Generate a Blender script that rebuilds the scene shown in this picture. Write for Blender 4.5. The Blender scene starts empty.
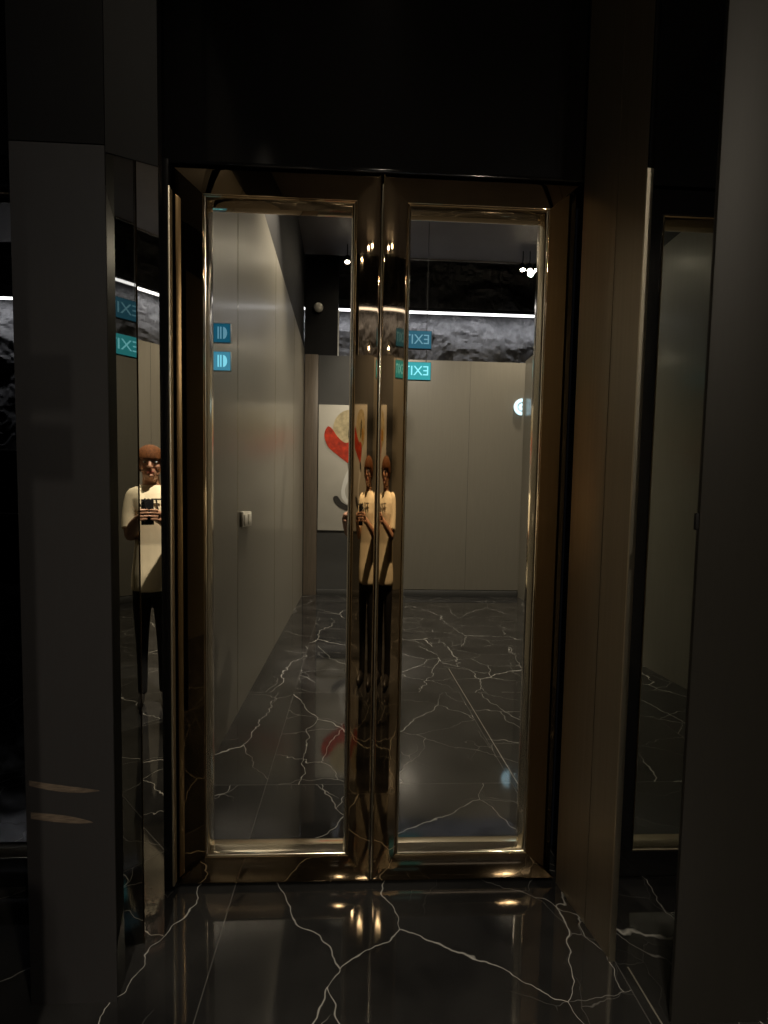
import bpy, bmesh, math, random
from mathutils import Vector, Matrix, noise
random.seed(7)
sc = bpy.context.scene
COL = sc.collection
PI = math.pi

# ------------------------------------------------------------------ materials
def nodes_of(name):
    m = bpy.data.materials.new(name); m.use_nodes = True
    return m, m.node_tree.nodes, m.node_tree.links, m.node_tree.nodes['Principled BSDF']

def mat(name, col, rough=.5, metal=0.0, spec=.5, coat=0.0, coat_rough=.1, var=.06, vscale=6.0, stretch=(1, 1, 1), bump=0.0):
    """principled surface with a little procedural variation of tone and gloss"""
    m, N, L, b = nodes_of(name)
    tc = N.new('ShaderNodeTexCoord'); mp = N.new('ShaderNodeMapping')
    mp.inputs['Scale'].default_value = stretch
    L.new(tc.outputs['Object'], mp.inputs['Vector'])
    nz = N.new('ShaderNodeTexNoise'); nz.inputs['Scale'].default_value = vscale; nz.inputs['Detail'].default_value = 4
    L.new(mp.outputs['Vector'], nz.inputs['Vector'])
    rp = N.new('ShaderNodeValToRGB')
    c0 = [max(0, c * (1 - var)) for c in col] + [1]; c1 = [min(1, c * (1 + var)) for c in col] + [1]
    rp.color_ramp.elements[0].color = c0; rp.color_ramp.elements[0].position = .3
    rp.color_ramp.elements[1].color = c1; rp.color_ramp.elements[1].position = .7
    L.new(nz.outputs['Fac'], rp.inputs['Fac']); L.new(rp.outputs['Color'], b.inputs['Base Color'])
    b.inputs['Roughness'].default_value = rough; b.inputs['Metallic'].default_value = metal
    b.inputs['Specular IOR Level'].default_value = spec
    b.inputs['Coat Weight'].default_value = coat; b.inputs['Coat Roughness'].default_value = coat_rough
    if bump:
        bp = N.new('ShaderNodeBump'); bp.inputs['Strength'].default_value = bump; bp.inputs['Distance'].default_value = .002
        L.new(nz.outputs['Fac'], bp.inputs['Height']); L.new(bp.outputs['Normal'], b.inputs['Normal'])
    return m

def emit(name, col, strength):
    m, N, L, b = nodes_of(name)
    b.inputs['Base Color'].default_value = (*[c * .3 for c in col], 1)
    b.inputs['Emission Color'].default_value = (*col, 1); b.inputs['Emission Strength'].default_value = strength
    b.inputs['Roughness'].default_value = .5; b.inputs['Specular IOR Level'].default_value = .08
    return m

def marble():
    m, N, L, b = nodes_of('black_marble')
    tc = N.new('ShaderNodeTexCoord')
    def val(op, a, c=None, clamp=False):
        n = N.new('ShaderNodeMath'); n.operation = op; n.use_clamp = clamp
        for i, s in enumerate((a, c)):
            if s is None: continue
            if isinstance(s, (int, float)): n.inputs[i].default_value = s
            else: L.new(s, n.inputs[i])
        return n.outputs[0]
    def noise_(vec, scale, detail=3, rough=.5):
        n = N.new('ShaderNodeTexNoise'); n.inputs['Scale'].default_value = scale; n.inputs['Detail'].default_value = detail
        n.inputs['Roughness'].default_value = rough
        L.new(vec, n.inputs['Vector']); return n
    def vmath(op, a, c):
        n = N.new('ShaderNodeVectorMath'); n.operation = op
        for i, s in enumerate((a, c)):
            if isinstance(s, tuple): n.inputs[i].default_value = s
            else: L.new(s, n.inputs[i])
        return n.outputs[0]
    # large slabs: every slab takes its own piece of the stone
    sep = N.new('ShaderNodeSeparateXYZ'); L.new(tc.outputs['Object'], sep.inputs[0])
    SX, SY = 1.2, 1.2
    ux = val('DIVIDE', val('ADD', sep.outputs[0], 0.39), SX); uy = val('DIVIDE', val('ADD', sep.outputs[1], 0.07), SY)
    ix = val('FLOOR', ux); iy = val('FLOOR', uy)
    cmb = N.new('ShaderNodeCombineXYZ'); L.new(ix, cmb.inputs[0]); L.new(iy, cmb.inputs[1])
    wn = N.new('ShaderNodeTexWhiteNoise'); wn.noise_dimensions = '3D'; L.new(cmb.outputs[0], wn.inputs['Vector'])
    off = vmath('MULTIPLY', wn.outputs['Color'], (9.0, 9.0, 9.0))
    base = vmath('ADD', tc.outputs['Object'], off)
    d1 = noise_(base, 2.2, 4)
    d2 = noise_(base, 14.0, 2)
    w1 = vmath('MULTIPLY', vmath('SUBTRACT', d1.outputs['Color'], (.5, .5, .5)), (.34, .34, .34))
    w2 = vmath('MULTIPLY', vmath('SUBTRACT', d2.outputs['Color'], (.5, .5, .5)), (.045, .045, .045))
    p = vmath('ADD', vmath('ADD', base, w1), w2)
    def veins(scale, width, cover, seed, stretch):
        mp = N.new('ShaderNodeMapping'); mp.inputs['Location'].default_value = (seed, seed * 1.7, 0)
        mp.inputs['Rotation'].default_value = (0, 0, .6); mp.inputs['Scale'].default_value = stretch
        L.new(p, mp.inputs['Vector'])
        v = N.new('ShaderNodeTexVoronoi'); v.voronoi_dimensions = '2D'; v.feature = 'DISTANCE_TO_EDGE'; v.inputs['Scale'].default_value = scale
        L.new(mp.outputs[0], v.inputs['Vector'])
        wob = noise_(mp.outputs[0], 3.1, 2)
        wd = val('MULTIPLY', val('POWER', wob.outputs['Fac'], 2.2), width * 5)
        line = val('SUBTRACT', 1.0, val('DIVIDE', v.outputs['Distance'], wd), True)
        msk = noise_(mp.outputs[0], 1.6, 1)
        mk = val('MULTIPLY', val('SUBTRACT', msk.outputs['Fac'], cover), 9.0, True)
        return val('MULTIPLY', line, mk)
    a = veins(1.5, .0030, .30, 1.3, (1, .50, 1))
    c = veins(3.0, .0036, .41, 7.9, (.62, 1, 1))
    e = veins(7.5, .0085, .55, 3.1, (1, .7, 1))
    v = val('MAXIMUM', val('MAXIMUM', a, val('MULTIPLY', c, .75)), val('MULTIPLY', e, .5))
    # thin pale joints between the slabs
    def joint(u, s):
        f = val('FRACT', u); dd = val('MINIMUM', f, val('SUBTRACT', 1.0, f))
        return val('LESS_THAN', val('MULTIPLY', dd, s), .0016)
    j = val('MULTIPLY', val('MAXIMUM', joint(ux, SX), joint(uy, SY)), .13)
    v = val('MAXIMUM', v, j)
    cloud = noise_(base, 3.0, 5, .6)
    rp = N.new('ShaderNodeValToRGB')
    rp.color_ramp.elements[0].color = (.011, .011, .0115, 1); rp.color_ramp.elements[0].position = .35
    rp.color_ramp.elements[1].color = (.031, .0305, .0295, 1); rp.color_ramp.elements[1].position = .75
    L.new(cloud.outputs['Fac'], rp.inputs['Fac'])
    mx = N.new('ShaderNodeMix'); mx.data_type = 'RGBA'
    L.new(v, mx.inputs[0]); L.new(rp.outputs['Color'], mx.inputs[6]); mx.inputs[7].default_value = (.48, .47, .44, 1)
    L.new(mx.outputs[2], b.inputs['Base Color'])
    b.inputs['Roughness'].default_value = .055; b.inputs['Specular IOR Level'].default_value = .75
    return m

M = {}
M['marble'] = marble()
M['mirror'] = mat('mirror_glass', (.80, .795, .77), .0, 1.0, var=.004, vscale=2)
M['bronze'] = mat('polished_bronze', (.40, .295, .18), .025, 1.0, var=.03, vscale=3, stretch=(8, 8, .4))
M['bronze_satin'] = mat('satin_bronze', (.44, .37, .275), .36, .85, var=.05, vscale=5, stretch=(20, 20, .4))
M['brass'] = mat('pale_brass', (.80, .72, .57), .13, 1.0, var=.05, vscale=14)
M['lacquer'] = mat('black_lacquer', (.005, .005, .0055), .09, 0, .3, var=.2, vscale=2)
M['black'] = mat('matt_black_paint', (.010, .010, .011), .7, 0, .25, var=.2, vscale=3)
M['ceiling'] = mat('dark_ceiling_paint', (.17, .158, .160), .55, 0, .4, var=.1, vscale=2)
M['panel'] = mat('warm_grey_panel', (.205, .192, .160), .34, 0, .5, coat=.25, coat_rough=.16, var=.04, vscale=5, stretch=(9, 9, .5))
M['panel_dark'] = mat('slate_grey_panel', (.075, .076, .076), .45, 0, .5, var=.06, vscale=4)
M['column'] = mat('taupe_veneer', (.165, .135, .105), .40, 0, .5, var=.15, vscale=6, stretch=(14, 14, .6))
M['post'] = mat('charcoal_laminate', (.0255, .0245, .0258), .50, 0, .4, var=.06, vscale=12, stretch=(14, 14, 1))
M['post_warm'] = mat('warm_charcoal_laminate', (.021, .0194, .0166), .50, 0, .4, var=.06, vscale=12, stretch=(14, 14, 1))
M['dim_mirror'] = mat('dimmed_mirror_glass', (.50, .52, .47), .0, 1.0, var=.004, vscale=2)  # mirror darkened to paint in the dimmer light on the right wall
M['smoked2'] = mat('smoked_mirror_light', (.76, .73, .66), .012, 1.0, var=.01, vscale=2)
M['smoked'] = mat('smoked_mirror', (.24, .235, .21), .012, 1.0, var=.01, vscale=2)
M['steel'] = mat('white_metal', (.7, .69, .66), .35, .6)
M['rock'] = mat('black_rock', (.09, .09, .095), .6, 0, .5, var=.3, vscale=14, bump=1.0)
M['shade_seam'] = mat('shade_and_seam_black', (.004, .004, .0045), .6, 0, .12, var=.2, vscale=3)  # black that paints the post's shaded top; also the reveal seam
M['brass_soft'] = mat('brushed_pale_brass', (.80, .72, .57), .34, 1.0, var=.05, vscale=14)
M['streak_tone'] = mat('pale_streak', (.11, .085, .065), .5, 0, .4, var=.35, vscale=40, stretch=(1, 1, 6))
M['white_plastic'] = mat('white_plastic', (.80, .77, .68), .35)
M['lamp'] = emit('lamp_glow', (1.0, .86, .64), 120)
M['lamp_dim'] = emit('lamp_glow_dim', (1.0, .82, .55), 9)
M['led'] = emit('led_glow', (.95, .95, 1.0), 3.0)
M['sign_face'] = emit('lit_teal_face', (.03, .30, .345), 1.0)
M['sign_text'] = emit('lit_white_letter', (.25, .80, .95), 1.0)
M['ghost_face'] = emit('ghost_blue_face', (.008, .075, .125), 1.0)  # glow of the ghost images above the real signs
M['ghost_text'] = emit('ghost_letter', (.10, .25, .34), 1.0)
M['sign_face3'] = emit('lit_blue_face', (.05, .22, .32), 1.0)
M['sign_text3'] = emit('lit_blue_letter', (.22, .68, .85), 1.0)
M['badge'] = emit('badge_glow', (.55, .85, 1.0), 1.8)
M['canvas'] = mat('offwhite_canvas', (.62, .60, .54), .6, var=.05, vscale=3)
M['p_red'] = mat('red_paint', (.62, .045, .012), .5, var=.4, vscale=14)
M['p_cream'] = mat('cream_paint', (.66, .56, .34), .5, var=.25, vscale=16)
M['p_orange'] = mat('ochre_paint', (.62, .33, .06), .5, var=.3, vscale=12)
M['p_olive'] = mat('olive_paint', (.10, .10, .04), .5, var=.3, vscale=12)
M['p_white'] = mat('white_paint', (.85, .85, .82), .5, var=.05)
M['p_dark'] = mat('dark_paint', (.035, .032, .03), .5, var=.5, vscale=30)
M['skin'] = mat('skin', (.36, .19, .115), .5, var=.06, vscale=20)
M['lip'] = mat('lip', (.36, .11, .085), .45)
M['hair'] = mat('auburn_hair', (.075, .028, .009), .75, 0, .08, var=.6, vscale=30, stretch=(6, 6, 1))
M['shirt'] = mat('cream_cotton', (.80, .70, .50), .85, spec=.2, var=.05, vscale=10, bump=.3)
M['print'] = mat('dark_print', (.03, .025, .02), .7)
M['trouser'] = mat('black_cotton', (.010, .010, .011), .8, spec=.2, var=.2)
M['shoe'] = mat('black_leather', (.014, .013, .013), .35)
M['phone'] = mat('black_phone_glass', (.012, .012, .014), .15)
M['eye_white'] = mat('eye_white', (.75, .72, .68), .3)

# ------------------------------------------------------------------ helpers
def finish(name, bm, material, parent=None, smooth=None, kind=None):
    bmesh.ops.recalc_face_normals(bm, faces=bm.faces[:])
    me = bpy.data.meshes.new(name); bm.to_mesh(me); bm.free()
    if isinstance(material, (list, tuple)):
        for mm in material: me.materials.append(mm)
    else: me.materials.append(material)
    if smooth is not None:
        for p in me.polygons: p.use_smooth = True
        me.set_sharp_from_angle(angle=math.radians(smooth))
    o = bpy.data.objects.new(name, me); COL.objects.link(o)
    if parent is not None: o.parent = parent
    if kind: o['kind'] = kind
    return o

def root(name, loc=(0, 0, 0), rz=0.0):
    o = bpy.data.objects.new(name, None); COL.objects.link(o)
    o.location = loc; o.rotation_euler = (0, 0, rz); o.empty_display_size = .1
    return o

def tag(o, label, cat=None, group=None, kind=None):
    o['label'] = label
    if cat: o['category'] = cat
    if group: o['group'] = group
    if kind: o['kind'] = kind
    return o

def box(bm, x0, x1, y0, y1, z0, z1, bev=0.0, seg=2):
    vs = [bm.verts.new((x, y, z)) for z in (z0, z1) for y in (y0, y1) for x in (x0, x1)]
    f = [(0, 2, 3, 1), (4, 5, 7, 6), (0, 1, 5, 4), (2, 6, 7, 3), (0, 4, 6, 2), (1, 3, 7, 5)]
    fs = [bm.faces.new([vs[i] for i in q]) for q in f]
    if bev > 0:
        es = list({e for q in fs for e in q.edges})
        bmesh.ops.bevel(bm, geom=es, offset=bev, segments=seg, affect='EDGES', profile=.5)

def box_obj(name, x0, x1, y0, y1, z0, z1, m, parent=None, bev=0.0, kind=None, smooth=None):
    bm = bmesh.new(); box(bm, x0, x1, y0, y1, z0, z1, bev)
    return finish(name, bm, m, parent, 40 if (bev and smooth is None) else smooth, kind)

def prism(bm, pts, z0, z1):
    """vertical prism over a plan polygon"""
    a = [bm.verts.new((x, y, z0)) for x, y in pts]; c = [bm.verts.new((x, y, z1)) for x, y in pts]
    n = len(pts)
    for i in range(n): bm.faces.new((a[i], a[(i + 1) % n], c[(i + 1) % n], c[i]))
    bm.faces.new(a[::-1]); bm.faces.new(c)

def ring_loft(bm, rings, cap=True):
    """rings: lists of points with equal counts"""
    vr = [[bm.verts.new(p) for p in r] for r in rings]
    n = len(vr[0])
    for a, c in zip(vr, vr[1:]):
        for i in range(n): bm.faces.new((a[i], a[(i + 1) % n], c[(i + 1) % n], c[i]))
    if cap:
        bm.faces.new(vr[0][::-1]); bm.faces.new(vr[-1])

def ellipse(cx, cy, z, rx, ry, n=28, p=2.0):
    out = []
    for i in range(n):
        t = 2 * PI * i / n; c, s = math.cos(t), math.sin(t)
        out.append((cx + rx * math.copysign(abs(c) ** (2 / p), c), cy + ry * math.copysign(abs(s) ** (2 / p), s), z))
    return out

def tube(bm, pts, rad, n=16, sub=5, caps=True):
    """smooth tapered tube through joints with rounded ends"""
    P = [Vector(p) for p in pts]; R = list(rad)
    Q, S = [], []
    for i in range(len(P) - 1):
        p0 = P[max(i - 1, 0)]; p1 = P[i]; p2 = P[i + 1]; p3 = P[min(i + 2, len(P) - 1)]
        for k in range(sub):
            t = k / sub
            Q.append(.5 * ((2 * p1) + (p2 - p0) * t + (2 * p0 - 5 * p1 + 4 * p2 - p3) * t * t + (3 * p1 - p0 - 3 * p2 + p3) * t ** 3))
            S.append(R[i] + (R[i + 1] - R[i]) * t)
    Q.append(P[-1]); S.append(R[-1])
    if caps:
        d0 = (Q[0] - Q[1]).normalized(); d1 = (Q[-1] - Q[-2]).normalized()
        pre = [(Q[0] + d0 * S[0] * math.sin(a), S[0] * math.cos(a)) for a in (1.35, .95, .5)]
        post = [(Q[-1] + d1 * S[-1] * math.sin(a), S[-1] * math.cos(a)) for a in (.5, .95, 1.35)]
        Q = [q for q, _ in pre] + Q + [q for q, _ in post]; S = [s for _, s in pre] + S + [s for _, s in post]
    up = Vector((.31, .12, .94)); rings = []
    for i, q in enumerate(Q):
        d = (Q[min(i + 1, len(Q) - 1)] - Q[max(i - 1, 0)]).normalized()
        u = (up - d * up.dot(d))
        if u.length < .05: u = Vector((1, 0, 0)) - d * d.x
        u.normalize(); w = d.cross(u); up = u
        rings.append([q + (u * math.cos(2 * PI * k / n) + w * math.sin(2 * PI * k / n)) * S[i] for k in range(n)])
    ring_loft(bm, rings)

def ball(bm, c, r, seg=20, ring=14, rot=None):
    m = Matrix.Translation(c) @ (rot or Matrix.Identity(4)) @ Matrix.Diagonal((r[0], r[1], r[2], 1))
    bmesh.ops.create_uvsphere(bm, u_segments=seg, v_segments=ring, radius=1, matrix=m)

def fuse(o, voxel, smooth_iter=4, factor=.5):
    """voxel-remesh a union of closed pieces into one continuous surface"""
    r = o.modifiers.new('r', 'REMESH'); r.mode = 'VOXEL'; r.voxel_size = voxel; r.use_smooth_shade = True
    s = o.modifiers.new('s', 'SMOOTH'); s.iterations = smooth_iter; s.factor = factor
    dg = bpy.context.evaluated_depsgraph_get(); dg.update()
    me = bpy.data.meshes.new_from_object(o.evaluated_get(dg))
    for q in me.polygons: q.use_smooth = True
    o.modifiers.clear(); old = o.data; mats = [mm for mm in old.materials]
    me.materials.clear()
    for mm in mats: me.materials.append(mm)
    o.data = me; bpy.data.meshes.remove(old)
    return o

def text_mesh(body, size, extrude=.001, shear=0.0, spacing=1.0):
    cu = bpy.data.curves.new('t', 'FONT'); cu.body = body; cu.size = size; cu.extrude = extrude
    cu.align_x = 'CENTER'; cu.align_y = 'CENTER'; cu.shear = shear; cu.space_character = spacing
    t = bpy.data.objects.new('t', cu); COL.objects.link(t)
    dg = bpy.context.evaluated_depsgraph_get(); dg.update()
    me = bpy.data.meshes.new_from_object(t.evaluated_get(dg))
    bpy.data.objects.remove(t); bpy.data.curves.remove(cu)
    return me

def lettering(name, body, size, m, parent, loc, rot, extrude=.001, shear=0.0, spacing=1.0, sx=1.0):
    me = text_mesh(body, size, extrude, shear, spacing); me.name = name; me.materials.clear(); me.materials.append(m)
    o = bpy.data.objects.new(name, me); COL.objects.link(o); o.parent = parent
    o.location = loc; o.rotation_euler = rot; o.scale = (sx, 1, 1)
    return o

# ------------------------------------------------------------------ dimensions (metres; camera stands over the origin)
DY = 1.70            # front face of the door leaves
PANE = 1.742         # mirror glass, set back in its brass rebate
H = 1.35             # lens height
def RY(D): return 2 * PANE - D       # where a thing stands whose mirror image appears D metres in front of the lens
FAR = RY(7.5)        # hall end wall
ROCK = RY(8.5)       # rock face behind it
ZT = 3.55            # height of the grey panelling
ZC = 4.98            # hall ceiling

# ------------------------------------------------------------------ the setting
fl = box_obj('floor', -7.2, 3.6, ROCK - .3, 1.9, -.1, 0, M['marble'])
tag(fl, 'glossy black marble floor with thin white veins', 'floor', kind='structure')
ce = box_obj('ceiling', -7.2, 3.6, FAR - .02, 1.9, ZC, ZC + .1, M['ceiling'])
tag(ce, 'dark painted ceiling high over the hall', 'ceiling', kind='structure')
ce2 = box_obj('ceiling', -7.2, 3.6, ROCK - .3, FAR - .02, ZC + .9, ZC + 1.0, M['black'])
tag(ce2, 'raised black ceiling strip over the rock face', 'ceiling', kind='structure')
fa = box_obj('trim_1', -7.2, 3.6, FAR - .10, FAR - .02, ZC + .1, ZC + .9, M['black'])
tag(fa, 'black fascia where the hall ceiling steps up', 'trim', kind='structure')
et = box_obj('trim_2', .3, 2.72, FAR - .045, FAR - .02, ZC - .015, ZC, M['brass'])
tag(et, 'thin brass strip along the ceiling edge by the spotlights', 'trim', kind='structure')

# wall that holds the doors: transom above, piers between the bays
bm = bmesh.new()
box(bm, -2.6, 2.6, 1.712, 1.86, 2.446, ZC)
box(bm, -.962, -.622, 1.712, 1.86, 0, 2.446)
box(bm, .812, .93, 1.712, 1.86, 0, 2.446)
box(bm, -2.6, -1.72, 1.712, 1.86, 0, 2.446); box(bm, 1.72, 2.6, 1.712, 1.86, 0, 2.446)
wf = finish('wall_front', bm, M['lacquer'])
tag(wf, 'black lacquered wall around and above the mirrored doors', 'wall', kind='structure')

# left hall wall: panels with fine brass joints
wl = root('wall_left', (-.713, RY(4.9), 0))
tag(wl, 'long warm grey panelled wall with thin brass joints', 'wall', kind='structure')
ys = [.90, RY(3.19), RY(4.72), RY(6.2), FAR]
y0w = wl.location.y
for a, c in zip(ys, ys[1:]):
    box_obj('wall_panel', -.045, 0, c + .003 - y0w, a - .003 - y0w, 0, ZT + .08, M['panel'], wl, kind='structure')
for y in ys[1:-1]:
    box_obj('brass_joint', -.04, .0015, y - .003 - y0w, y + .003 - y0w, 0, ZT + .08, M['brass'], wl)
wu = box_obj('wall_left', -.765, -.722, FAR, .90, ZT + .085, ZC, M['black'])
tag(wu, 'black upper wall above the grey panelling', 'wall', kind='structure')

# end wall of the hall, seen in the mirrors
bm = bmesh.new(); box(bm, -.505, .62, FAR - .12, FAR - .02, 0, ZT)
w = finish('wall_back', bm, M['panel_dark']); tag(w, 'slate grey end wall section behind the painting', 'wall', kind='structure')
w = root('wall_back', (1.7, FAR, 0)); tag(w, 'warm grey panelled end wall below the rock face', 'wall', kind='structure')
for a, c in ((.62, 1.748), (1.752, 2.70)):
    box_obj('wall_panel', a - 1.7, c - 1.7, -.12, 0, .10, ZT - .03, M['panel'], w, kind='structure')
box_obj('brass_joint', .0485, .0515, -.06, .001, .10, ZT - .03, M['panel_dark'], w)
bb = box_obj('baseboard_back', -.50, 2.56, FAR + .001, FAR + .016, 0, .09, M['panel_dark'], bev=.003)
tag(bb, 'low dark skirting along the end wall', 'skirting', kind='structure')
cl = box_obj('pillar', -.705, -.508, FAR - .12, FAR + .02, 0, ZT, M['column'], bev=.006)
tag(cl, 'slim taupe pilaster in the hall corner beside the painting', 'pillar', kind='structure')
bk = box_obj('wall_back', -.72, -.23, FAR - .28, FAR - .125, 0, ZC + .9, M['black'])
tag(bk, 'black bulkhead standing beside the rock face', 'wall', kind='structure')
bt = box_obj('trim_3', -.235, -.215, FAR - .125, FAR - .105, ZT, 4.24, M['steel'])
tag(bt, 'pale upright edge strip beside the rock face', 'trim', kind='structure')

# right hall wall
wr = root('wall_right', (2.57, RY(5.5), 0)); tag(wr, 'plain grey wall along the far side of the hall', 'wall', kind='structure')
for a, c in ((RY(7.5), RY(5.4)), (RY(5.396), RY(3.6)), (RY(3.596), 1.70)):
    box_obj('wall_panel', 0, .12, a - wr.location.y, c - wr.location.y, 0, ZT, M['panel'], wr, kind='structure')
wr2 = box_obj('wall_right', 2.70, 2.80, FAR, 1.7, ZT, ZC, M['black']); tag(wr2, 'black upper wall over the plain grey wall', 'wall', kind='structure')

# rock face with its light shelf
def rock():
    bm = bmesh.new(); NX, NZ = 460, 120
    x0, x1, z0, z1 = -7.1, 3.5, 2.1, ZC + .9
    g = []
    for j in range(NZ + 1):
        row = []
        for i in range(NX + 1):
            x = x0 + (x1 - x0) * i / NX; z = z0 + (z1 - z0) * j / NZ
            p = Vector((x * 3.6, 0, z * 5.0))
            q = Vector((x * 1.5, 0, z * 1.9)) + noise.noise_vector(Vector((x * 1.1, 3, z * 1.1))) * .5
            h = noise.ridged_multi_fractal(q, .85, 2.15, 7, 1.0, 2.2)
            r = noise.noise(Vector((x * .9, 5, z * 1.2)))
            row.append(bm.verts.new((x, ROCK + .02 + h * .085 + r * .05, z)))
        g.append(row)
    for j in range(NZ):
        for i in range(NX): bm.faces.new((g[j][i], g[j][i + 1], g[j + 1][i + 1], g[j + 1][i]))
    return finish('wall_rock', bm, M['rock'], smooth=18)
rk = rock(); tag(rk, 'rough dark rock face lit from above by a light strip', 'wall', kind='structure')
rb = box_obj('wall_back', -7.2, 3.6, ROCK - .3, ROCK - .2, 0, ZC + 1.0, M['black']); tag(rb, 'black wall behind the rock face', 'wall', kind='structure')
wlo = root('wall_back', (-5.0, ROCK + .2, 0)); tag(wlo, 'black lacquered lower wall with two pale lines under the rock', 'wall', kind='structure')
box_obj('wall_panel', -2.1, 4.2, -.3, .05, 0, 2.14, M['lacquer'], wlo, kind='structure')
box_obj('pale_line', -2.1, 4.2, .05, .056, 2.135, 2.15, M['steel'], wlo); box_obj('pale_line', -2.1, 4.2, .05, .056, 1.13, 1.142, M['steel'], wlo)
ws = box_obj('wall_side', -7.2, -7.1, ROCK, 1.9, 0, ZC + .9, M['black']); tag(ws, 'black end wall of the side room', 'wall', kind='structure')
ws = box_obj('wall_side', 3.5, 3.6, ROCK, 1.9, 0, ZC + .9, M['black']); tag(ws, 'black outer wall beyond the plain grey wall', 'wall', kind='structure')

# light strip on the rock
st = root('wall_lamp', (-1.8, ROCK + .36, 4.435)); tag(st, 'long white light strip washing down the dark rock face', 'light strip')
box_obj('housing', -5.2, 5.2, -.06, .04, .016, .07, M['black'], st)
box_obj('diffuser', -5.2, 5.2, .030, .046, -.020, .016, M['led'], st)
for i in range(4):
    la = bpy.data.lights.new('strip_light', 'AREA'); la.shape = 'RECTANGLE'; la.size = 2.6; la.size_y = .06
    la.energy = 5.5; la.spread = math.radians(130); la.color = (.93, .94, 1.0)
    o = bpy.data.objects.new('strip_light', la); COL.objects.link(o); o.parent = st
    o.location = (-3.9 + 2.6 * i, 0, -.02); o.rotation_euler = (math.radians(-52), 0, 0)

# ------------------------------------------------------------------ doors
def stile_profile(w, d=.042, edge=.005, R=1.0, slope=0.0):
    """(u across the face, depth behind the front plane): rounded edges, face gently cushioned"""
    pts = [(0, d)]
    sag = lambda u: ((u - w / 2) ** 2) / (2 * R)
    s0 = sag(edge)
    for k in range(9):
        a = PI / 2 * k / 8
        pts.append((edge - edge * math.cos(a), s0 + edge - edge * math.sin(a)))
    for k in range(1, 24):
        u = edge + (w - 2 * edge) * k / 24; pts.append((u, sag(u)))
    for k in range(9):
        a = PI / 2 * (1 - k / 8)
        pts.append((w - edge + edge * math.cos(a), s0 + edge - edge * math.sin(a)))
    pts.append((w, d))
    return [(u, dp + slope * (w - u) if dp < d else dp) for u, dp in pts]

def frame_member(bm, prof, a, b, inward, cut0, cut1):
    """sweep the profile from a to b (x,z) in the door plane; ends mitred by cut0/cut1 (metres along per metre across)"""
    ax = Vector((b[0] - a[0], 0, b[1] - a[1])); Ln = ax.length; ax.normalize(); nv = Vector((inward[0], 0, inward[1]))
    rings = []
    for end, cut in ((0, cut0), (1, cut1)):
        r = []
        for u, dp in prof:
            s = cut * u if end == 0 else Ln - cut * u
            p = Vector((a[0], 0, a[1])) + ax * s + nv * u
            r.append((p.x, dp, p.z))
        rings.append(r)
    va = [[bm.verts.new(p) for p in r] for r in rings]; n = len(prof)
    for i in range(n - 1): bm.faces.new((va[0][i], va[0][i + 1], va[1][i + 1], va[1][i]))
    bm.faces.new((va[0][-1], va[0][0], va[1][0], va[1][-1]))
    bm.faces.new(va[0]); bm.faces.new(va[1][::-1])

def door_leaf(name, x0, x1, sl, sr, label, rz=0.0, fm='bronze', gm='mirror', lean=0.0, lean_r=0.0, z0=.016, z1=2.436, rail_t=.092, rail_b=.100):
    """x0..x1 leaf, sl/sr stile widths left and right"""
    t = root(name, ((x0 + x1) / 2, DY, 0), rz); tag(t, label, 'door', kind='structure')
    a, c = x0 - t.location.x, x1 - t.location.x
    for w, pts, inw, c0, c1, nm, slp in (
        (sl, ((a, z0), (a, z1)), (1, 0), rail_b / sl, rail_t / sl, 'stile', lean),
        (sr, ((c, z0), (c, z1)), (-1, 0), rail_b / sr, rail_t / sr, 'stile', lean_r),
        (rail_b, ((a, z0), (c, z0)), (0, 1), sl / rail_b, sr / rail_b, 'rail', 0.0),
        (rail_t, ((a, z1), (c, z1)), (0, -1), sl / rail_t, sr / rail_t, 'rail', .12)):
        bm = bmesh.new(); frame_member(bm, stile_profile(w, slope=slp), *pts, inw, c0, c1)
        finish(nm, bm, M[fm], t, 35)
    # brass rebate around the glass: a stepped, rounded lining
    xi0, xi1, zi0, zi1 = a + sl, c - sr, z0 + rail_b, z1 - rail_t
    prof = [(0, .004), (.001, .0008), (.003, -.0008), (.0055, -.0002), (.0075, .002), (.009, .0065), (.0105, .014), (.0120, .025), (.013, .036), (.0138, .046), (0, .046)]
    for pts, inw, nm in ((((xi0, zi0), (xi0, zi1)), (1, 0), 'glazing_bead'), (((xi1, zi0), (xi1, zi1)), (-1, 0), 'glazing_bead'),
                         (((xi0, zi0), (xi1, zi0)), (0, 1), 'glazing_bead'), (((xi0, zi1), (xi1, zi1)), (0, -1), 'top_bead')):
        bm = bmesh.new(); frame_member(bm, prof, *pts, inw, 1, 1)
        finish(nm, bm, M['bronze' if nm == 'top_bead' else 'brass'], t, 40)
    box_obj('mirror_pane', xi0 + .010, xi1 - .010, PANE - DY, PANE - DY + .006, zi0 + .010, zi1 - .010, M[gm], t)
    box_obj('back_board', a + .004, c - .004, PANE - DY + .0065, PANE - DY + .02, z0 + .004, z1 - .004, M['black'], t)
    return t

door_leaf('door_1', -.592, .086, .103, .084, 'tall bronze framed mirror door reflecting the grey wall and painting, left leaf of the pair', lean=.18)
door_leaf('door_2', .091, .752, .084, .108, 'tall bronze framed mirror door reflecting the rock face and exit sign, right leaf of the pair', lean_r=.30)
d2 = bpy.data.objects['door_2']
box_obj('meeting_strip', .0865 - d2.location.x, .0925 - d2.location.x, -.007, .006, .03, 2.40, M['brass'], d2, bev=.0028)
door_leaf('door_3', -1.712, -.968, .09, .09, 'mirror door mostly hidden behind the charcoal post', 0, 'lacquer')
door_leaf('door_4', .935, 1.712, .10, .09, 'mirror door seen in the gap beside the dark near wall', 0, 'lacquer', 'dim_mirror')

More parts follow.
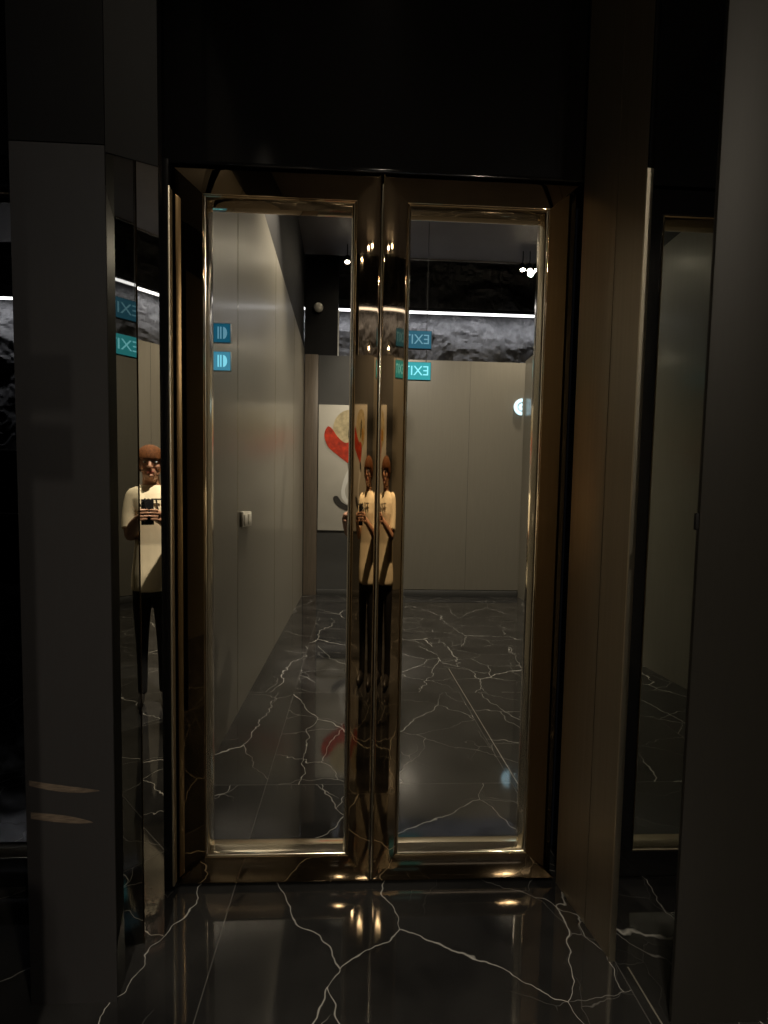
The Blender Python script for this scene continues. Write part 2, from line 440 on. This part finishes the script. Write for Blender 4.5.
# casing around the pair of doors
cs = root('door_frame', (.08, DY, 0)); tag(cs, 'dark bronze casing around the pair of mirrored doors', 'door frame', kind='structure')
box_obj('jamb', -.622 - .08, -.596 - .08, -.012, .012, 0, 2.446, M['lacquer'], cs, bev=.004)
box_obj('head_trim', -.622 - .08, .794 - .08, .004, .012, 2.440, 2.452, M['lacquer'], cs, bev=.002)
box_obj('edge_bead', -.600 - .08, -.5925 - .08, -.016, .012, .02, 2.36, M['brass_soft'], cs, bev=.003)

# post on the left
po = root('pillar', (-.80, 1.58, 0)); tag(po, 'square charcoal post with smoked mirror side standing before the doors', 'pillar', kind='structure')
def pp(pts): return [(x + .80, y - 1.58) for x, y in pts]
PF = [(-.838, 1.30), (-.612, 1.30), (-.684, 1.452), (-.687, 1.70), (-.935, 1.70)]
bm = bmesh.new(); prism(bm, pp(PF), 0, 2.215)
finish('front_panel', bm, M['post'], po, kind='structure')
bm = bmesh.new(); prism(bm, pp(PF), 2.218, ZC)  # black top section paints in the shadow on the upper post
finish('upper_shade', bm, M['shade_seam'], po, kind='structure')
bm = bmesh.new(); prism(bm, pp([(-.685, 1.458), (-.6144, 1.4854), (-.640, 1.70), (-.685, 1.70)]), 0, 2.30)
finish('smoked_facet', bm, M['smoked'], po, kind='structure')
bm = bmesh.new(); prism(bm, pp([(-.6139, 1.4859), (-.5615, 1.5072), (-.620, 1.70), (-.6395, 1.70)]), 0, 2.30)
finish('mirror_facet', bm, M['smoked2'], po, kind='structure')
bm = bmesh.new(); prism(bm, pp([(-.685, 1.458), (-.5615, 1.5072), (-.620, 1.70), (-.685, 1.70)]), 2.303, ZC)  # dark reflection above the mirror facets, painted as plain black
finish('facet_shade', bm, M['shade_seam'], po, kind='structure')
box_obj('edge_trim', -.6165 + .80, -.6130 + .80, 1.4815 - 1.58, 1.4850 - 1.58, 0, 2.3, M['bronze'], po)

for zc, x0_, x1_, th in ((.592, -.828, -.650, .020), (.516, -.826, -.668, .024)):  # two thin pale streaks across the post front
    bm = bmesh.new(); n_ = 18; lo, hi = [], []
    for i in range(n_ + 1):
        t_ = i / n_; x_ = x0_ + (x1_ - x0_) * t_
        mid = zc + (.022 * (1 - t_) ** 2 if th < .022 else .010 * (1 - t_) - .010 * t_)
        w_ = th * (.55 + .25 * math.sin(3.0 * t_ + .3)) * (1 - t_ ** 6) * .5 + .0006
        lo.append(bm.verts.new((x_ + .80, 1.2995 - 1.58, mid - w_))); hi.append(bm.verts.new((x_ + .80, 1.2995 - 1.58, mid + w_)))
    fs = [bm.faces.new((lo[i], lo[i + 1], hi[i + 1], hi[i])) for i in range(n_)]
    r_x = bmesh.ops.extrude_face_region(bm, geom=fs)
    for v in r_x['geom']:
        if isinstance(v, bmesh.types.BMVert): v.co.y += .0008
    finish('post_streak', bm, M['streak_tone'], po)['label'] = 'pale horizontal streak'
inl = box_obj('trim_4', .8365, .8405, -.6, 1.365, .0002, .0014, M['panel'])
tag(inl, 'thin pale inlaid line in the marble floor along the right side', 'floor line', kind='structure')

# bronze reveal on the right
RA, RB = Vector((.760, 1.700)), Vector((.796, 1.383))
fr = root('wall_reveal', (RA.x, RA.y, 0)); tag(fr, 'narrow splayed bronze reveal panel with brass edge right of the doors', 'wall panel', kind='structure')
rd = (RB - RA).normalized(); rn = Vector((rd.y, -rd.x)) * -1
if rn.x < 0: rn = -rn
def rslab(name, s0, s1, z0, z1, m, t0=0.0, t1=.014, kind=None):
    bm = bmesh.new()
    prism(bm, [tuple(rd * s0 + rn * t0), tuple(rd * s1 + rn * t0), tuple(rd * s1 + rn * t1), tuple(rd * s0 + rn * t1)], z0, z1)
    return finish(name, bm, m, fr, None, kind)
RL = (RB - RA).length
rslab('reveal_panel', 0, RL * .575 - .002, 0, ZC, M['bronze_satin'], kind='structure')
rslab('reveal_panel', RL * .575 + .002, RL - .006, 0, ZC, M['bronze_satin'], kind='structure')
rslab('seam', RL * .575 - .002, RL * .575 + .002, 0, ZC, M['shade_seam'], .003, .014)
rslab('brass_edge', RL - .0055, RL, 0, 2.28, M['brass_soft'], -.005, .014)
rslab('upper_edge', RL - .0055, RL, 2.283, ZC, M['lacquer'], -.001, .014)

# near wall on the right edge of the view
nw = box_obj('wall_near', .862, 1.125, 1.20, 1.212, 0, ZC, M['post_warm'], bev=.002)
tag(nw, 'dark warm grey wall end close by on the right edge', 'wall', kind='structure')
lp = box_obj('latch_plate', .853, .862, 1.2015, 1.2105, 1.305, 1.347, M['black'], nw, bev=.002)

# ------------------------------------------------------------------ lights of the hall
def spot_fixture(x, y, z, label, drop_to=None, r=.038, glow='lamp', group=None, aim=(0, .55, -1)):
    t = root('spotlight', (x, y, z)); tag(t, label, 'spotlight', group)
    d = Vector(aim).normalized(); q = Vector((0, 0, -1)).rotation_difference(d).to_matrix().to_4x4()
    bm = bmesh.new()   # can: open turned body
    prof = [(r * .55, .105), (r * .95, .10), (r * 1.05, .09), (r * 1.05, 0), (r * .98, -.004), (r * .92, 0), (r * .88, .012), (.001, .014)]
    n = 20; vr = []
    for pr, pz in prof: vr.append([bm.verts.new(q @ Vector((pr * math.cos(2 * PI * k / n), pr * math.sin(2 * PI * k / n), pz))) for k in range(n)])
    for a, c in zip(vr, vr[1:]):
        for k in range(n): bm.faces.new((a[k], a[(k + 1) % n], c[(k + 1) % n], c[k]))
    bm.faces.new(vr[0])
    finish('can', bm, M['black'], t, 40)
    bm = bmesh.new(); ball(bm, q @ Vector((0, 0, .004)), (r * .84, r * .84, .012), 16, 8)
    finish('bulb', bm, M[glow], t, 60)
    bm = bmesh.new()
    top = (drop_to - z) if drop_to else .12
    tube(bm, [q @ Vector((0, 0, .10)), (0, .0, max(.13, top * .5)), (0, 0, top)], [.007, .007, .007], 8, 3, False)
    finish('stem', bm, M['black'], t, 40)
    return t
def lamp(name, loc, aim, energy, size_deg, blend=.6, col=(1, .875, .69), radius=.04):
    la = bpy.data.lights.new(name, 'SPOT'); la.energy = energy; la.spot_size = math.radians(size_deg); la.spot_blend = blend
    la.color = col; la.shadow_soft_size = radius
    o = bpy.data.objects.new(name, la); COL.objects.link(o); o.location = loc
    o.rotation_euler = (Vector(aim) - Vector(loc)).to_track_quat('-Z', 'Y').to_euler()
    return o

YL = RY(7.2)
spot_fixture(-.10, YL, 4.74, 'small lit ceiling spotlight nearest the grey panelled wall', ZC)
for i, x in enumerate((2.38, 2.48, 2.58)):
    spot_fixture(x, YL, 4.725, ('lit ceiling spotlight first of three by the brass strip, nearest the rock centre', 'lit ceiling spotlight in the middle of the row of three',
                 'lit ceiling spotlight at the outer end of the row of three')[i], ZC, group='three spotlights in a row')
for i, x in enumerate((.22, .40)):
    spot_fixture(x, YL, 4.90 + .03 * i, ('lit ceiling spotlight of the pair mirrored in the middle stiles, lower one', 'lit ceiling spotlight of the pair mirrored in the middle stiles, higher one')[i], ZC, group='pair of spotlights')
spot_fixture(.33, FAR - .06, 3.66, 'warm lit spotlight standing on top of the slate end wall', ZT, r=.040, aim=(0, .5, -.6))
dm = root('dome_light', (-.52, FAR - .1, 4.25)); tag(dm, 'small pale round dome fixture on the black bulkhead', 'dome fixture')
bm = bmesh.new(); ball(bm, (0, .035, 0), (.07, .055, .07)); finish('dome', bm, M['white_plastic'], dm, 60)
box_obj('base_plate', -.05, .05, -.03, .0, -.05, .09, M['black'], dm, bev=.01)

lamp('hall_spot', (-.10, YL, 4.70), (.2, -2.4, 0), 130, 72)
lamp('hall_spot', (2.5, YL, 4.68), (2.0, -1.8, 0), 230, 110)
lamp('hall_spot', (.3, YL, 4.86), (1.2, -2.2, 0), 140, 72)
lamp('wall_washer', (-.28, RY(4.6), 4.70), (-.74, RY(4.5), 1.4), 330, 84, .8)
lamp('hall_fill', (1.2, -.6, 4.9), (1.0, RY(6.9), 1.0), 520, 110, 1.0, radius=.28)  # added fill light for the end wall, without a fixture
lamp('hall_fill', (.2, .05, 4.9), (-.55, 1.1, .6), 95, 58, 1.0)  # added fill light aimed at the charcoal post, kept out of view
lamp('entry_downlight', (.55, 1.00, 4.9), (.15, -.30, 1.15), 1100, 16, .5, (1, .90, .76), .05)

# ------------------------------------------------------------------ signs
def exit_sign(x, y, z, label, face, txt, drop):
    t = root('exit_sign', (x, y, z)); tag(t, label, 'exit sign', 'pair of exit signs')
    box_obj('housing', -.190, .190, -.045, 0, -.110, .110, M['black'], t, bev=.005)
    box_obj('lit_face', -.184, .184, 0, .004, -.104, .104, face, t)
    lettering('lettering', 'EXIT', .162, txt, t, (0, .0065, -.003), (PI / 2, 0, PI), .001, 0, 1.0)
    for s in (-.13, .13):
        bm = bmesh.new(); tube(bm, [(s, -.022, .10), (s, -.022, drop)], [.004, .004], 8, 1, False)
        finish('hanger', bm, M['black'], t, 40)
    return t
exit_sign(.765, RY(6.2), 3.010, 'bright teal exit sign hung below its faint ghost copy', M['sign_face'], M['sign_text'], .268)
exit_sign(.765, RY(6.2), 3.385, 'faint reflected image of the bright exit sign, modelled as a panel above it', M['ghost_face'], M['ghost_text'], ZC - 3.385)  # reflection of the sign below, built as a second glowing panel
for z, fm, tm, lb in ((2.075, M['sign_face3'], M['sign_text3'], 'small lit blue sign projecting from the grey wall above the light switch'),
                      (2.215, M['ghost_face'], M['ghost_text'], 'dim ghost image of the lit blue sign, modelled as a panel above it')):  # upper one is the lit sign's ghost image built as a panel
    t = root('wall_sign', (-.713, RY(2.63), z)); tag(t, lb, 'sign', 'blue signs on the grey wall')
    box_obj('housing', .0005, .091, -.012, 0, -.050, .050, M['steel'], t, bev=.002)
    box_obj('lit_face', .004, .088, 0, .003, -.046, .046, fm, t)
    bm = bmesh.new()
    box(bm, .024, .031, .003, .0045, -.030, .030)
    finish('bar', bm, tm, t)
    bm = bmesh.new(); box(bm, .037, .044, .003, .0045, -.030, .030)
    finish('bar', bm, tm, t)
    bm = bmesh.new()
    prism(bm, [(.052, -.030)] + [(.052 + .020 * math.cos(a * PI / 14 - PI / 2), .030 * math.sin(a * PI / 14 - PI / 2)) for a in range(15)] + [(.052, .030)][:0], .003, .0045)
    for v in bm.verts: v.co = (v.co.x, v.co.z, v.co.y)
    finish('arrow', bm, tm, t)

bd = root('lit_sign', (2.535, FAR + .012, 2.87)); tag(bd, 'half round glowing white emblem high in the corner of the grey end wall', 'lit emblem')
bm = bmesh.new()
n = 36
for r0, r1, a0, a1 in ((.075, .120, PI / 2, 1.5 * PI), (.012, .05, PI / 2, 1.5 * PI)):
    k = 28; A = []
    for i in range(k + 1):
        a = a0 + (a1 - a0) * i / k
        A.append([bm.verts.new((r * math.cos(a), yy, r * math.sin(a))) for r, yy in ((max(r0, .001), 0), (max(r0, .001), .02), (r1, .02), (r1, 0))])
    for p_, q_ in zip(A, A[1:]):
        for j in range(4): bm.faces.new((p_[j], p_[(j + 1) % 4], q_[(j + 1) % 4], q_[j]))
finish('glowing_ring', bm, M['badge'], bd)
bm = bmesh.new(); prism(bm, [(.128 * math.cos(PI / 2 + PI * k / 20), .128 * math.sin(PI / 2 + PI * k / 20)) for k in range(21)], -.012, .001)
for v in bm.verts: v.co = (v.co.x, v.co.z, v.co.y)
finish('back_plate', bm, M['steel'], bd, 40)

# ------------------------------------------------------------------ switch
sw = root('light_switch', (-.713, RY(3.39), 1.25)); tag(sw, 'white double light switch on the grey panelled wall', 'light switch')
box_obj('plate', .0005, .020, -.14, .14, -.050, .050, M['white_plastic'], sw, bev=.004)
for s in (-.065, .065): box_obj('rocker', .019, .026, s - .05, s + .05, -.035, .035, M['white_plastic'], sw, bev=.003)

# ------------------------------------------------------------------ painting
pa = root('painting', (-.10, FAR - .018, .98)); tag(pa, 'tall off white painting of a red and cream bulb on a looping white stem', 'painting')
box_obj('canvas', -.395, .395, 0, .035, 0, 1.85, M['canvas'], pa, bev=.004)
def blob(name, pts, m, y, th=.003):
    """thin relief of paint from an outline (smoothed)"""
    n = len(pts); out = []
    for i in range(n):
        p0, p1, p2, p3 = (Vector((*pts[(i + k - 1) % n], 0)) for k in range(4))
        for k in range(6):
            t_ = k / 6
            out.append(.5 * ((2 * p1) + (p2 - p0) * t_ + (2 * p0 - 5 * p1 + 4 * p2 - p3) * t_ * t_ + (3 * p1 - p0 - 3 * p2 + p3) * t_ ** 3))
    bm = bmesh.new()
    f = bm.faces.new([bm.verts.new((p.x, y, p.y)) for p in out])
    r = bmesh.ops.extrude_face_region(bm, geom=[f])
    for v in r['geom']:
        if isinstance(v, bmesh.types.BMVert): v.co.y += th
    bmesh.ops.triangulate(bm, faces=[q for q in bm.faces if len(q.verts) > 4])
    return finish(name, bm, m, pa)
def L_(px, py):   # outline points noted on the canvas (x to the painter's right as mirrored, height above the canvas foot)
    return ((px - 350) / 500 * 7.5 + .10 + .02, (530 - py) / 500 * 7.5 * 1.0)
blob('cream_bulb', [L_(*p) for p in ((330, 431), (332, 421), (338, 414), (347, 411), (356, 414), (361, 424), (361, 438), (353, 448), (342, 445), (334, 439))], M['p_cream'], .035)
blob('red_band', [L_(*p) for p in ((321.5, 436), (324.5, 428), (329, 430), (334, 437), (341, 443), (347, 443), (351, 447), (350, 456), (346, 463), (342, 461), (334, 455), (325, 447))], M['p_red'], .0385)
blob('ochre_patch', [L_(*p) for p in ((351, 430), (356, 432), (357, 440), (351, 441))], M['p_orange'], .0415)
blob('olive_stroke', [L_(*p) for p in ((346, 425), (349, 421), (350, 430), (348, 438), (345, 438))], M['p_olive'], .042)
blob('dark_tie', [L_(*p) for p in ((345, 462), (349, 464), (350, 472), (346, 470))], M['p_dark'], .0385)
blob('white_stem', [L_(*p) for p in ((345, 470), (349, 473), (344, 484), (342.5, 492), (346, 500), (354, 503), (354, 507), (345, 504), (339, 496), (340, 484))], M['p_white'], .0385)
blob('dark_foot', [L_(*p) for p in ((331, 497), (335, 496), (340, 502), (350, 507), (356, 508), (355, 512), (347, 511), (337, 507), (332, 502))], M['p_dark'], .0405)

# ------------------------------------------------------------------ the photographer
PX, PY, PA = .195, -.350, math.radians(26)
pe = root('person', (PX, PY, 0), PA); tag(pe, 'person with auburn fringe in cream t-shirt and black trousers holding up a phone', 'person')
def PL(x, y, z):
    """a point given in the phone's frame -> the person's own frame"""
    dx, dy = x - .005 - PX, y - .345 - PY
    return (dx * math.cos(PA) + dy * math.sin(PA), -dx * math.sin(PA) + dy * math.cos(PA), z)
def arm_pts(s):
    return [(s * .160, -.005, 1.388), (s * .182, .025, 1.270), (s * .180, .075, 1.140), (s * .120, .200, 1.200) if s > 0 else (s * .150, .190, 1.200), PL(PXo(s), .262, 1.262)]
def PXo(s): return .116 if s > 0 else -.034
def body():
    bm = bmesh.new()
    rings = [(.80, .10, .085, 0), (.86, .160, .112, -.01), (.95, .158, .110, -.005), (1.06, .134, .096, 0), (1.18, .146, .104, .005), (1.29, .160, .108, .005),
             (1.37, .166, .094, 0), (1.415, .135, .074, -.005), (1.445, .075, .060, -.005), (1.47, .054, .056, 0), (1.53, .050, .054, .008)]
    ring_loft(bm, [ellipse(0, cy, z, rx, ry, 28, 2.3) for z, rx, ry, cy in rings])
    # head, looking slightly down at the screen
    ball(bm, (0, .022, 1.612), (.073, .092, .098), 28, 20)
    ball(bm, (0, .046, 1.548), (.054, .062, .060), 24, 16)
    tube(bm, [(0, .112, 1.612), (0, .124, 1.592), (0, .128, 1.578)], [.008, .010, .013], 10, 3)
    for s in (-1, 1):
        ball(bm, (s * .012, .120, 1.575), (.008, .009, .007), 10, 8)
        ball(bm, (s * .0745, .018, 1.592), (.011, .020, .031), 12, 10)
        ball(bm, (s * .034, .080, 1.580), (.024, .022, .022), 14, 10)
        ball(bm, (s * .030, .096, 1.630), (.025, .012, .009), 12, 8)
    ball(bm, (0, .105, 1.520), (.018, .014, .013), 12, 8)
    # legs and feet
    for s in (-1, 1):
        tube(bm, [(s * .085, -.005, .86), (s * .092, .005, .68), (s * .092, .008, .48), (s * .095, -.012, .33), (s * .096, -.018, .10)], [.086, .076, .054, .050, .036], 18, 6)
        tube(bm, [(s * .096, -.045, .045), (s * .100, .04, .045), (s * .106, .135, .030)], [.036, .040, .028], 14, 5)
    # arms
    for s in (-1, 1):
        tube(bm, arm_pts(s), [.050, .045, .038, .036, .025], 16, 6)
        # palm
        hx = PXo(s); e = -s
        tube(bm, [PL(hx, .262, 1.258), PL(hx + e * .004, .282, 1.272), PL(hx + e * .006, .298, 1.284)], [.024, .026, .022], 12, 4)
        tube(bm, [PL(hx - e * .002, .280, 1.240), PL(hx, .296, 1.244)], [.018, .017], 12, 3)
    return finish('body', bm, M['skin'], pe)
bo = body()
# fingers: separate chains rooted in the palm, wrapped round the phone's long edges
PHX = .036 + .005       # phone centre in the person's frame
def fingers(bm):
    for s in (-1, 1):
        e = -s; edge = PHX + s * .0385
        for k, (z, ln) in enumerate(((1.302, .030), (1.284, .036), (1.265, .034), (1.247, .026))):
            tube(bm, [PL(*q) for q in ((edge + s * .024, .288, z - .004), (edge + s * .0185, .308, z), (edge + s * .011, .3275, z + .001), (edge + e * ln * .5, .3340, z + .003), (edge + e * ln, .3335, z + .004))],
                 [.0098, .0088, .0080, .0072, .0062], 10, 4)
        tube(bm, [PL(*q) for q in ((edge + s * .020, .280, 1.268), (edge + s * .016, .286, 1.292), (edge + e * .006, .2985, 1.306), (edge + e * .022, .3005, 1.312))], [.0125, .0108, .0092, .0080], 10, 4)
bm = bmesh.new(); bm.from_mesh(bo.data); fingers(bm); bm.to_mesh(bo.data); bm.free()
fuse(bo, .0042, 3, .45)

def clothing():
    # t-shirt
    bm = bmesh.new()
    rings = [(.775, .188, .138, 0), (.80, .190, .140, 0), (.88, .186, .140, 0), (.97, .178, .132, 0), (1.08, .168, .122, .003), (1.20, .170, .124, .006), (1.30, .180, .126, .006),
             (1.375, .186, .112, 0), (1.412, .168, .098, -.003), (1.442, .115, .080, -.004), (1.462, .076, .066, -.003)]
    ring_loft(bm, [ellipse(0, cy, z, rx, ry, 32, 2.4) for z, rx, ry, cy in rings])
    for s in (-1, 1):
        a = arm_pts(s)
        tube(bm, [(s * .135, -.004, 1.395), a[0], a[1], (s * .184, .055, 1.175)], [.054, .060, .056, .058], 18, 5, False)
    o = finish('t_shirt', bm, M['shirt'], pe); fuse(o, .0075, 3)
    # folds: a gentle drape
    for v in o.data.vertices:
        p = v.co; n_ = noise.noise(Vector((p.x * 9, p.y * 9, p.z * 3.0)))
        v.co += v.normal * (n_ * .006)
    tx = lettering('chest_print', 'TIV', .105, M['print'], o, (0, .1315, 1.335), (PI / 2 + .03, 0, PI), .0035, .15, 1.0)
    # trousers
    bm = bmesh.new()
    ring_loft(bm, [ellipse(0, -.005, z, rx, ry, 28, 2.3) for z, rx, ry in ((.74, .168, .112), (.80, .180, .125), (.88, .176, .125), (.95, .166, .118))])
    for s in (-1, 1):
        tube(bm, [(s * .088, -.004, .84), (s * .094, .004, .66), (s * .096, .004, .46), (s * .097, -.010, .28), (s * .098, -.014, .075)], [.098, .089, .074, .066, .062], 20, 6, False)
    o = finish('trousers', bm, M['trouser'], pe); fuse(o, .0085, 3)
    # shoes
    for s in (-1, 1):
        bm = bmesh.new()
        tube(bm, [(s * .096, -.055, .052), (s * .101, .04, .050), (s * .108, .150, .040)], [.046, .050, .038], 16, 6)
        o = finish('shoe', bm, M['shoe'], pe); 
        for v in o.data.vertices: v.co.z = max(v.co.z, .001)
        for q in o.data.polygons: q.use_smooth = True
clothing()
def head_parts():
    # bowl-cut hair: thick shell with a fringe down to the brows
    bm = bmesh.new(); nU, nV = 40, 22; outer, inner = [], []
    for j in range(nV + 1):
        ro, ri = [], []
        for i in range(nU):
            a = 2 * PI * i / nU
            dv = abs(math.atan2(math.cos(a), math.sin(a)))           # 0 straight ahead
            tt = min(1, max(0, (dv - .85) / .55)); tt = tt * tt * (3 - 2 * tt)
            ph = (1.44 + .80 * tt) * j / nV
            strand = 1 + .022 * math.sin(a * 23 + 3 * noise.noise(Vector((a * 3, ph, 0)))) * (j / nV)
            for lst, k in ((ro, 1.0), (ri, .90)):
                r = k * strand
                lst.append(bm.verts.new((.092 * r * math.sin(ph) * math.cos(a), .016 + .112 * r * math.sin(ph) * math.sin(a), 1.618 + .108 * r * math.cos(ph))))
        outer.append(ro); inner.append(ri)
    for g in (outer, inner):
        for j in range(nV):
            for i in range(nU): bm.faces.new((g[j][i], g[j][(i + 1) % nU], g[j + 1][(i + 1) % nU], g[j + 1][i]))
    for i in range(nU): bm.faces.new((outer[-1][i], outer[-1][(i + 1) % nU], inner[-1][(i + 1) % nU], inner[-1][i]))
    bmesh.ops.remove_doubles(bm, verts=bm.verts, dist=.0004)
    finish('hair', bm, M['hair'], pe, 60)
    for s in (-1, 1):
        bm = bmesh.new(); ball(bm, (s * .030, .1015, 1.607), (.0130, .008, .0068), 14, 10)
        e = finish('eye', bm, M['eye_white'], pe, 60)
        bm = bmesh.new(); ball(bm, (s * .030, .1085, 1.6045), (.0058, .003, .0058), 12, 8)
        finish('iris', bm, M['print'], e, 60)
    bm = bmesh.new()
    tube(bm, [(-.022, .106, 1.545), (-.010, .1125, 1.548), (0, .1135, 1.547), (.010, .1125, 1.548), (.022, .106, 1.545)], [.0025, .005, .0052, .005, .0025], 10, 4)
    tube(bm, [(-.018, .106, 1.541), (0, .112, 1.538), (.018, .106, 1.541)], [.0025, .006, .0025], 10, 4)
    finish('mouth', bm, M['lip'], pe, 60)
head_parts()

# phone held upright, its lens at the picture's own viewpoint
ph = root('phone', (.036, -.0290, 1.292)); tag(ph, 'black phone held upright at chest height in both hands', 'phone')
box_obj('phone_body', -.0370, .0370, -.004, .004, -.076, .076, M['phone'], ph, bev=.003)
box_obj('screen', -.0345, .0345, -.0046, -.0040, -.072, .072, M['lacquer'], ph)
bm = bmesh.new()
for zz in (.058, .040):
    bmesh.ops.create_cone(bm, cap_ends=True, segments=20, radius1=.0070, radius2=.0065, depth=.003, matrix=Matrix.Translation((-.0250, .0052, zz)) @ Matrix.Rotation(PI / 2, 4, 'X'))
finish('lens', bm, M['lacquer'], ph, 40)

# ------------------------------------------------------------------ world, camera, colour
wd = bpy.data.worlds.new('World'); sc.world = wd; wd.use_nodes = True
wd.node_tree.nodes['Background'].inputs['Color'].default_value = (.006, .006, .007, 1); wd.node_tree.nodes['Background'].inputs['Strength'].default_value = .2

yaw, pitch, roll = math.radians(2.56276), math.radians(-3.50426), math.radians(.976302)
fwd = Vector((math.sin(yaw) * math.cos(pitch), math.cos(yaw) * math.cos(pitch), math.sin(pitch)))
rt = Vector((math.cos(yaw), -math.sin(yaw), 0)); up = rt.cross(fwd)
r_ = rt * math.cos(roll) + up * math.sin(roll); u_ = up * math.cos(roll) - rt * math.sin(roll)
cam = bpy.data.cameras.new('camera'); co = bpy.data.objects.new('camera', cam); COL.objects.link(co)
mw = Matrix.Identity(4)
for i, v in enumerate((r_, u_, -fwd)):
    for j in range(3): mw[j][i] = v[j]
mw.translation = (0, 0, H); co.matrix_world = mw
cam.sensor_fit = 'VERTICAL'; cam.sensor_height = 24; cam.lens = 500 / 1024 * 24
cam.shift_x = (384 - 372.926) / 1024; cam.shift_y = (536.851 - 512) / 1024
cam.clip_start = .004; cam.clip_end = 60
sc.camera = co

vs = sc.view_settings
vs.view_transform = 'Standard'; vs.look = 'None'; vs.exposure = .28; vs.gamma = 1; vs.use_curve_mapping = False
sc.display_settings.display_device = 'sRGB'
sc.cycles.use_denoising = True
try: sc.cycles.denoiser = 'OPENIMAGEDENOISE'
except Exception: pass
sc.cycles.max_bounces = 10; sc.cycles.glossy_bounces = 8; sc.cycles.diffuse_bounces = 3
sc.cycles.sample_clamp_indirect = 3.0; sc.cycles.caustics_reflective = False; sc.cycles.caustics_refractive = False
